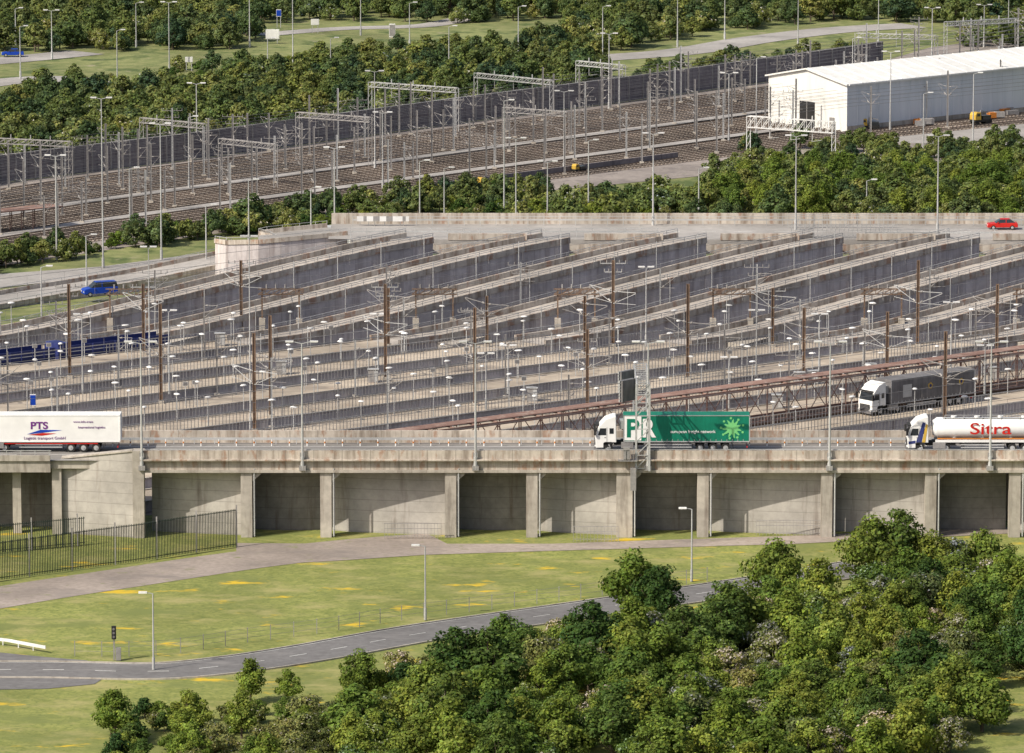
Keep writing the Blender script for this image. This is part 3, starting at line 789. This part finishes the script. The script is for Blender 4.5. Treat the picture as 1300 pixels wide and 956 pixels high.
def gantry(pa,pb,h,name="rail_gantry",mat=None,th=.8,t=.09):
    b=MB(); d=pb-pa; n=max(4,int(d.length/1.2))
    b.truss(pa+Z*(h-th),pb+Z*(h-th),th,.7,n,t)
    for p_ in(pa,pb):
        for o in(-.3,.3): b.beam(p_+Vector((o,0,0)),p_+Vector((o,0,h)),.12)
        for j in range(int(h/1.2)): b.beam(p_+Vector((-.3,0,j*1.2)),p_+Vector((.3,0,j*1.2+1.2)),.06)
    for j in range(1,4):
        q=pa+d*(j/4); b.beam(q+Z*(h-th),q+Z*(h-th-1.6),.08); b.beam(q+Z*(h-th-1.6),q+Z*(h-th-1.4)+Vector((1.5,0,0)),.05); b.cyl(q+Z*h,q+Z*(h+.7),.1,n=6)
    b.obj(name,[mat or M['galv']])
gantry(G(470,160),G(580,168),7.5); gantry(G(604,136),G(700,146),6); gantry(G(733,116),G(792,122),5.5); gantry(G(1087,90),G(1188,93),7); gantry(G(1200,75),G(1290,70),7)
gantry(G(950,206),G(1058,214),7.5,"signal_gantry",M['lampd'],1.8,.12)
gantry(G(378,205),G(470,212),8,"rail_gantry",M['galvd']); gantry(G(-10,240),G(90,245),8,"rail_gantry",M['galvd']); gantry(G(180,200),G(260,208),6.5,"rail_gantry",M['galvd'])
gantry(G(280,232),G(350,240),7,"rail_gantry",M['galvd']); gantry(G(640,190),G(720,196),7,"rail_gantry",M['galvd'])
for (u,vb,vt,z,hd) in [(131,340,128,0,2),(215,92,5,0,2),(655,296,178,0,2),(1010,292,175,7.5,2),(1190,296,175,7.5,2),(829,286,172,7.5,2),(695,280,207,0,2),(476,215,93,0,2),(486,240,145,0,2),(716,218,118,0,2),(1130,165,68,0,2),(316,310,230,0,1),(925,180,95,0,2),(1183,75,12,0,2),(372,100,-10,0,2),(149,110,40,0,1),(66,75,15,0,2),(317,60,-8,0,2),(458,45,-8,0,2),(250,195,108,0,2),(72,330,200,0,2),(205,330,160,0,2),(425,330,190,0,2),(533,300,206,0,1),(747,275,180,0,1),(773,140,45,0,2),(395,320,240,0,1),(564,300,215,0,1),(860,60,-10,0,2),(1249,60,8,0,2),(1013,60,0,0,2),(658,80,10,0,1),(570,100,35,0,1),(960,175,75,0,1),(1082,120,50,0,1),(887,275,215,0,1),(1100,280,230,0,1),(240,240,150,0,1),(165,300,215,0,1),(26,100,35,0,1),(1172,200,120,0,1),(1235,190,95,0,1),(640,280,130,0,1),(340,100,50,0,1),(110,370,300,0,1),(53,420,340,0,1),(262,350,262,0,1),(20,60,12,0,1),(173,60,5,0,1),(765,90,10,0,1),(520,60,5,0,1),(920,50,-10,0,2),(1115,60,0,0,1),(1280,50,-5,0,1),(420,110,50,0,1)]:
    p=G(u,vb,z); mast("lamp_mast",(p.x,p.y,z),(vb-vt)/S(p)/.985,hd,1.1,M['galv'],.13)
def plant(loc,rot,s=1,mt='orange'):
    e=empty("rail_maintenance_vehicle",loc,rot); e.scale=(s,s,s)
    b=MB(); b.box((0,0,1.0),(5,2.2,.5),1); b.prism([(-2.4,1.25),(-2.4,2.4),(-2.0,3.0),(-.8,3.0),(-.7,1.25)],-1.1,1.1,0)
    b.box((1.1,0,1.7),(2.4,2.0,.9),3 if mt=='yellow' else 0); b.beam((-.3,0,1.4),(0,0,3.3),.25,None,2); b.beam((0,0,3.3),(2.2,0,2.6),.2,None,2)
    b.box((-1.5,-1.11,2.4),(.9,.03,.6),3)
    for x in(-1.7,1.2,2.0):
        for sy in(-.95,.95): b.cyl((x,sy-.14,.5),(x,sy+.14,.5),.48,n=12,m=1)
    b.obj("body",[M[mt],M['black'],M['galvd'],M['glass']],e)
for u,v,r in((1194,152,.3),(1212,150,.7),(1230,148,.2),(1250,146,.9),(1104,165,.2),(1245,158,.5)):
    p=G(u,v); plant((p.x,p.y,0),r+R.uniform(-.3,.3),R.uniform(.65,.8),R.choice(['orange','yellow']))
for u,v in((615,236),(735,219)):
    p=G(u,v); plant((p.x,p.y,.05),DIRA,.45,'yellow')
for u,v in((1120,160),(1140,158),(1160,157),(1175,160),(1265,150),(1278,146)):
    p=G(u,v); b=MB()
    for j in range(4): b.box((p.x+R.uniform(-1,1),p.y+R.uniform(-1.5,1.5),.5+.1*j),(R.uniform(1,2.4),R.uniform(.8,1.4),.9),j%3,R.uniform(0,1))
    b.obj("materials_stack",[M['galvd'],M['lampd'],M['orange']])
# ---------------------------------------------------------------- shed
def shed():
    o=G(1075,168); a=math.atan2(.66,.75); e=empty("maintenance_shed",(o.x,o.y,0),a)
    L=95; W=19; H=8.0; RH=1.8
    b=MB()
    b.quad((0,0,0),(L,0,0),(L,0,H),(0,0,H),1)
    b.quad((0,W,0),(L,W,0),(L,W,H),(0,W,H),1)
    b.poly([(0,0,0),(0,0,H),(0,W/2,H+RH),(0,W,H),(0,W,0)],0); b.poly([(L,0,0),(L,0,H),(L,W/2,H+RH),(L,W,H),(L,W,0)],0)
    for k in range(int(L/2.5)): b.box((k*2.5,-.03,H/2),(.08,.06,H),1)
    b.box((L/2,-.05,.5),(L,.12,1.0),2)
    b.obj("walls",[M['whitedirty'],M['cladshade'],M['conc']],e)
    b=MB()
    for s_ in(0,1):
        y0,y1=(-.4,W/2) if s_==0 else (W+.4,W/2)
        b.add([(-.5,y0,H-.1),(L+.5,y0,H-.1),(L+.5,y1,H+RH+.05),(-.5,y1,H+RH+.05),(-.5,y0,H+.15),(L+.5,y0,H+.15),(L+.5,y1,H+RH+.3),(-.5,y1,H+RH+.3)],[(0,1,2,3),(4,5,6,7),(0,1,5,4),(3,0,4,7),(1,2,6,5)],0)
    for k in range(30): b.beam((k*L/30,-.4,H+.2),(k*L/30,W/2,H+RH+.33),.08,.08,1)
    b.box((L/2,-.5,H),(L,.2,.25),1)
    b.obj("roof",[M['whitedirty'],M['lampd']],e)
    b=MB(); b.box((-.05,9.5,2.2),(.1,3.6,4.4),0); b.box((-.1,9.5,2.2),(.1,.15,4.4),1); b.box((-.08,3.5,1.1),(.1,1.1,2.2),1)
    b.obj("doors",[M['dark'],M['galvd']],e)
    b=MB(); b.box((72,-5,4.7),(38,9.8,9.4),0); b.box((72,-5,9.6),(39,10.6,.4),1)
    for x in(58,68,78): b.box((x,-9.95,3.2),(6,.12,5.8),2)
    b.box((52.95,-5,2.6),(.12,5,5.2),2)
    b.obj("annex",[M['whitedirty'],M['lampw'],M['galvd']],e)
shed()
sheet("shed_yard",GP([(1010,170),(1060,160),(1330,100),(1330,185),(1090,180)]),-.03,M['paleroad'])
p=G(412,309); e=empty("equipment_hut",(p.x,p.y,0),.1)
b=MB(); b.box((1.9,1.2,1.1),(3.8,2.4,2.2),0); b.box((1.9,1.2,2.27),(4.0,2.6,.12),1); b.box((.8,-.02,1),(.8,.05,1.9),2); b.box((2.8,-.02,1.4),(.7,.05,.6),2)
b.obj("hut_body",[M['white'],M['galv'],M['galvd']],e)
e=empty("canopy_shelter"); b=MB(); a=G(-30,298);c=G(72,288)
b.beam(a+Z*3.2,c+Z*3.2,3.5,.15,0); 
for k in range(8):
    p_=a+(c-a)*(k/7); b.beam(p_+Vector((0,-1.5,0)),p_+Vector((0,-1.5,3.2)),.14); b.beam(p_+Vector((0,1.5,0)),p_+Vector((0,1.5,3.2)),.14)
b.obj("canopy",[M['maroon']],e)
# ---------------------------------------------------------------- far roads & signs
def road(name,uv,w,mat='paleroad',z=-.02):
    b=MB(); ribbon(b,smooth(GP(uv),6),w,z); b.obj(name,[M[mat]])
road("far_road",[(-60,112),(20,102),(75,100),(130,108)],9)
road("far_road",[(-60,82),(30,74),(110,66)],10,z=-.03)
road("far_road",[(610,92),(700,78),(860,66),(960,50),(1060,38),(1160,32)],10,z=-.025)
road("far_road",[(330,44),(430,36),(540,32),(600,20)],6,z=-.035)
road("far_road",[(0,10),(300,4),(600,-4)],6,z=-.015)
def sign(u,vb,vt,w,h,mat,z=0):
    p=G(u,vb,z); H=(vb-vt)/S(p); b=MB()
    for s_ in(-.35,.35): b.beam((p.x+s_*w,p.y,z),(p.x+s_*w,p.y,z+H),.12)
    b.box((p.x,p.y-.1,z+H-h/2),(w,.08,h),1); b.box((p.x,p.y-.15,z+H-h/2),(w*.9,.03,h*.85),2)
    b.obj("road_sign",[M['galv'],M['lampw'],mat])
sign(346,55,37,2.6,1.9,M['lampw']); sign(400,42,24,1.6,1.2,M['lampw']); sign(498,52,30,1.2,2.6,M['galvd']); sign(354,35,12,1.0,1.4,M['blue']); sign(240,90,72,1.4,1.0,M['lampw']); sign(42,520,500,.7,1.4,M['blue'],1.1); sign(1034,270,250,.8,2,M['blue'],0)
# ---------------------------------------------------------------- foreground furniture
for u,vb,vt in((195,850,752),(540,787,692),(878,738,645)):
    p=G(u,vb); b=MB(); h=(vb-vt)/S(p)
    b.cyl((p.x,p.y,0),(p.x,p.y,h),.10,.06,8,0); b.cyl((p.x,p.y,0),(p.x,p.y,1.2),.14,.14,8,0)
    b.beam((p.x,p.y,h),(p.x-.7,p.y,h+.12),.06); b.box((p.x-.95,p.y,h+.12),(.8,.32,.16),1); b.obj("street_lamp",[M['galv'],M['lampw']])
p=G(145,838); b=MB(); b.beam((p.x,p.y,0),(p.x,p.y,3.2),.14); b.box((p.x,p.y-.1,2.7),(.42,.3,1.25),1)
for k in range(3): b.cyl((p.x,p.y-.25,2.3+k*.38),(p.x,p.y-.32,2.3+k*.38),.12,n=10,m=2)
b.box((p.x+.4,p.y,.6),(.5,.4,1.2),0); b.obj("traffic_signal",[M['galvd'],M['dark'],M['grey']])
def palisade(uv,h,sp=.20,post=5.2,mat=M['gfence'],bw=.075,name="palisade_fence"):
    pts=GP(uv); b=MB()
    for p_,d in along(pts,sp): b.beam(p_+Z*.05,p_+Z*(h-.15),bw)
    for p_,d in along(pts,post): b.beam(p_,p_+Z*(h+.25),.14,None,1)
    for a,c in zip(pts[:-1],pts[1:]):
        for hh in(.3,h-.3): b.beam(a+Z*hh,c+Z*hh,.06)
    b.obj(name,[mat,M['galvd']])
palisade([(-70,748),(0,737),(115,721),(178,713),(240,703),(301,694)],4.2)
palisade([(-70,712),(0,702),(108,692)],3.2,.24)
b=MB(); fp=smooth(GP([(95,833),(200,832),(320,815),(420,802),(520,786),(720,762),(900,738)]),5)
for p_,d in along(fp,2.6): b.beam(p_,p_+Z*1.5,.07)
for hh in(.5,1.0,1.4):
    for a,c in zip(fp[:-1],fp[1:]): b.beam(a+Z*hh,c+Z*hh,.02)
b.obj("post_and_wire_fence",[M['galvd']])
# ---------------------------------------------------------------- trees
def tree_mesh(name,seed,H,Rr,nl,leafn,ls,leaf,blossom=0,bush=False):
    rs=np.random.RandomState(seed)
    lobes=[]
    for k in range(nl):
        t=k/(nl-1); zc=H*((.18 if bush else .26)+ (.66 if bush else .62)*t**.9)*rs.uniform(.93,1.07)
        spread=Rr*math.sin(math.pi*min(1,.30+.62*t))*rs.uniform(.15,.88) if t<.94 else Rr*.1
        an=k*2.4+rs.uniform(-.6,.6)
        r=Rr*rs.uniform(.17,.36)*(1-.3*t)
        lobes.append((np.array([spread*math.cos(an),spread*math.sin(an),zc]),r,rs.uniform(.68,1.32)))
    b=MB(); b.cyl((0,0,-.3),(0,0,H*.5),H*.028,H*.014,7,0,False)
    for c,r,_ in lobes[::2]: b.cyl((0,0,max(.2,c[2]*.45)),tuple(c),H*.012,H*.004,4,0,False)
    nb=len(b.v); nfb=len(b.f)
    wts=np.array([l[1]**2 for l in lobes]); wts/=wts.sum()
    idx=rs.choice(nl,leafn,p=wts)
    d=rs.normal(size=(leafn,3)); d/=np.linalg.norm(d,axis=1)[:,None]
    C=np.array([lobes[i][0] for i in idx])
    q=rs.rand(leafn)
    rad=np.array([lobes[i][1] for i in idx])*np.where(q<.72,.75+.35*rs.rand(leafn),.95+.65*rs.rand(leafn)**2)
    P=C+d*rad[:,None]*np.array([1,1,.8])
    P[:,2]=np.maximum(P[:,2],.15)
    cen=np.array([0,0,H*.45]); o=P-cen; o/=np.linalg.norm(o,axis=1)[:,None]
    nrm=d*.55+o*.5+rs.normal(size=(leafn,3))*.5+np.array([0,0,.3]); nrm/=np.linalg.norm(nrm,axis=1)[:,None]
    t1=np.cross(nrm,rs.normal(size=(leafn,3))); t1/=np.linalg.norm(t1,axis=1)[:,None]; t2=np.cross(nrm,t1)
    s=ls*rs.uniform(.5,1.25,leafn)[:,None]
    V=np.stack([P-t1*s*.5,P+t2*s*.36,P+t1*s*.5,P-t2*s*.36],axis=1).reshape(-1,3)
    tint=np.array([lobes[i][2] for i in idx])*rs.uniform(.65,1.3,leafn)
    col=np.stack([tint*rs.uniform(.9,1.15,leafn),tint,tint*rs.uniform(.7,1.2,leafn)],1)
    if blossom:
        m=(rs.rand(leafn)<blossom)&(d[:,2]>-.1)
        col[m]=np.array([3.2,2.7,6.5])*rs.uniform(.6,1.0,m.sum())[:,None]
    verts=[tuple(x) for x in b.v]+[tuple(x) for x in V.tolist()]
    faces=b.f+[(nb+4*k,nb+4*k+1,nb+4*k+2,nb+4*k+3) for k in range(leafn)]
    me=bpy.data.meshes.new(name); me.from_pydata(verts,[],faces)
    me.materials.append(M['bark']); me.materials.append(leaf)
    me.polygons.foreach_set("material_index",[0]*nfb+[1]*leafn)
    ca=me.color_attributes.new("tint",'FLOAT_COLOR','POINT')
    full=np.ones((len(verts),4),dtype=np.float32); full[nb:,:3]=np.repeat(col,4,axis=0)
    ca.data.foreach_set("color",full.ravel()); me.update()
    return me
near=[tree_mesh("crown_a",1,7.5,3.6,34,4600,.40,L1),tree_mesh("crown_b",2,6.8,3.3,30,4200,.38,L2),tree_mesh("crown_c",3,8.2,3.4,36,4600,.40,L3),
      tree_mesh("crown_d",4,6.2,3.6,30,4200,.38,L1),tree_mesh("crown_e",5,5.6,3.1,28,3800,.36,L4,.05),tree_mesh("crown_f",6,7.0,3.0,30,4000,.38,L2)]
haw=[tree_mesh("blossom_a",7,4.8,2.9,24,3800,.32,L4,.34,True),tree_mesh("blossom_b",8,4.2,2.6,22,3500,.32,L1,.20,True)]
bush=[tree_mesh("bush_a",9,3.2,2.4,18,2200,.34,L1,0,True),tree_mesh("bush_b",10,2.8,2.2,18,2000,.34,L2,0,True),tree_mesh("bush_c",12,3.4,2.3,18,2200,.34,L3,0,True),tree_mesh("bush_d",13,2.6,2.4,16,2000,.32,L4,.04,True)]
far=[tree_mesh("far_crown_a",21,7.2,3.6,24,1700,.62,F1),tree_mesh("far_crown_b",22,6.2,3.4,22,1500,.60,F2),tree_mesh("far_crown_c",23,6.6,3.2,22,1500,.60,F3),tree_mesh("far_crown_d",24,5.0,3.2,20,1400,.56,F3,.04,True),tree_mesh("far_crown_e",25,4.2,3.4,20,1400,.56,F1,.0,True)]
def inpoly(x,y,P):
    c=False;j=len(P)-1
    for i in range(len(P)):
        if (P[i][1]>y)!=(P[j][1]>y) and x<(P[j][0]-P[i][0])*(y-P[i][1])/(P[j][1]-P[i][1])+P[i][0]: c=not c
        j=i
    return c
def scatter(name,uv,spacing,meshes,smin,smax,group=True,jit=.45,keep=1.0,seed=1,avoid=None):
    rr=random.Random(seed); P=GP(uv); xs=[p.x for p in P]; ys=[p.y for p in P]
    e=empty(name) if group else None
    y=min(ys); row=0
    while y<max(ys):
        x=min(xs)+(row%2)*spacing/2
        while x<max(xs):
            xx=x+rr.uniform(-jit,jit)*spacing; yy=y+rr.uniform(-jit,jit)*spacing
            if inpoly(xx,yy,P) and rr.random()<keep and not(avoid and avoid(xx,yy)):
                s=rr.uniform(smin,smax)
                me=rr.choice(meshes)
                inst(name if not group else "tree",me,(xx,yy,0),rr.uniform(0,6.28),(s*rr.uniform(.9,1.2),s*rr.uniform(.9,1.2),s),e)
            x+=spacing
        y+=spacing*.87; row+=1
def nearroad(x,y): return any((x-p.x)**2+(y-p.y)**2<5.8**2 for p in rp)
allnear=near+near[:4]+[near[1],near[5]]+haw+haw+[near[4],near[1]]
scatter("broadleaf_tree",[(520,905),(580,880),(660,850),(760,828),(800,810),(880,826),(940,812),(985,784),(1080,792),(1110,752),(1210,754),(1330,744),(1330,862),(1225,880),(1250,935),(1120,1010),(440,1010),(430,935)],4.3,allnear,.50,.98,False,seed=3,avoid=nearroad)
scatter("shrub",[(400,905),(440,890),(520,885),(520,1010),(130,1010),(140,925),(180,905),(260,912),(330,903)],3.1,near[1:2]+near[4:6]+bush+bush,.42,.70,False,seed=4,avoid=nearroad)
scatter("shrub",[(440,882),(560,858),(700,830),(800,798),(940,797),(1080,777),(1110,740),(1300,732),(1300,762),(900,832),(600,875),(440,895)],3.2,bush+haw,.6,1.0,False,seed=8,avoid=nearroad)
for u,v,s,k in((318,892,.62,1),(365,892,.48,5),(1106,742,1.0,0),(1140,738,.95,2),(985,768,.95,0),(1000,775,.8,1),(1180,740,.75,0),(1250,738,.9,3),(640,846,.85,3),(805,790,1.0,0),(835,802,.85,2),(460,884,.62,0)):
    p=G(u,v); inst("broadleaf_tree",near[k],(p.x,p.y,0),R.uniform(0,6),s)
scatter("shrub_mass",[(-40,352),(0,345),(130,322),(230,308),(400,290),(520,275),(700,266),(700,250),(640,246),(420,268),(200,300),(-40,336)],3.3,far+bush,.38,.78,True,seed=11,keep=1.0)
scatter("shrub_mass",[(520,292),(690,268),(740,262),(890,258),(890,275),(690,288),(540,300)],3.4,bush+far[3:],.6,1.0,True,seed=12,keep=.95)
scatter("woodland_mass",[(880,285),(885,245),(960,238),(1060,230),(1340,215),(1340,285)],4.0,far+near[:2],.5,.85,True,seed=13)
scatter("shrub_mass",[(690,262),(880,248),(900,215),(1000,206),(1340,190),(1340,215),(1060,230),(885,262),(740,275)],4.0,far+bush,.4,.7,True,seed=14,keep=.8)
scatter("woodland_mass",[(930,190),(1060,186),(1330,184),(1330,196),(1060,215),(930,215)],4.5,far,.3,.6,True,seed=15,keep=.6)
scatter("distant_woodland",[(-40,190),(-40,135),(60,122),(200,112),(340,104),(420,96),(600,80),(760,82),(790,100),(600,136),(420,162),(240,183),(0,212)],4.6,far,.45,.95,True,seed=16)
scatter("distant_woodland",[(20,68),(200,64),(300,66),(330,46),(250,25),(60,30),(-40,40),(-40,60)],4.8,far,.5,.95,True,seed=17,keep=.95)
scatter("distant_woodland",[(250,105),(420,90),(560,78),(640,66),(700,46),(780,24),(880,24),(880,48),(740,72),(560,100),(420,114)],4.8,far,.45,.9,True,seed=18,keep=.85)
scatter("distant_woodland",[(-40,24),(-40,-40),(1400,-60),(1400,52),(1240,66),(1190,30),(1060,26),(960,36),(880,42),(700,26),(600,30),(480,26),(300,32),(180,18)],5.0,far,.5,1.0,True,seed=19,keep=.9)
scatter("distant_woodland",[(800,96),(900,84),(1080,62),(1090,72),(900,100),(800,114)],4.6,far,.3,.65,True,seed=20,keep=.8)
scatter("distant_woodland",[(-500,-40),(-40,-40),(-40,200),(-500,290)],9,far,.9,1.4,True,seed=21,keep=.35)
scatter("distant_woodland",[(1400,-40),(1900,-40),(1900,220),(1400,200)],9,far,.9,1.4,True,seed=22,keep=.35)
scatter("distant_woodland",[(-900,-300),(2200,-300),(2200,-75),(-900,-75)],32,far,2.4,3.8,True,seed=23,keep=.8)
scatter("shrub_mass",[(30,108),(260,82),(600,56),(600,75),(260,104),(60,118)],5,bush+far,.3,.65,True,seed=24,keep=.6)
print("objects",len(bpy.data.objects))
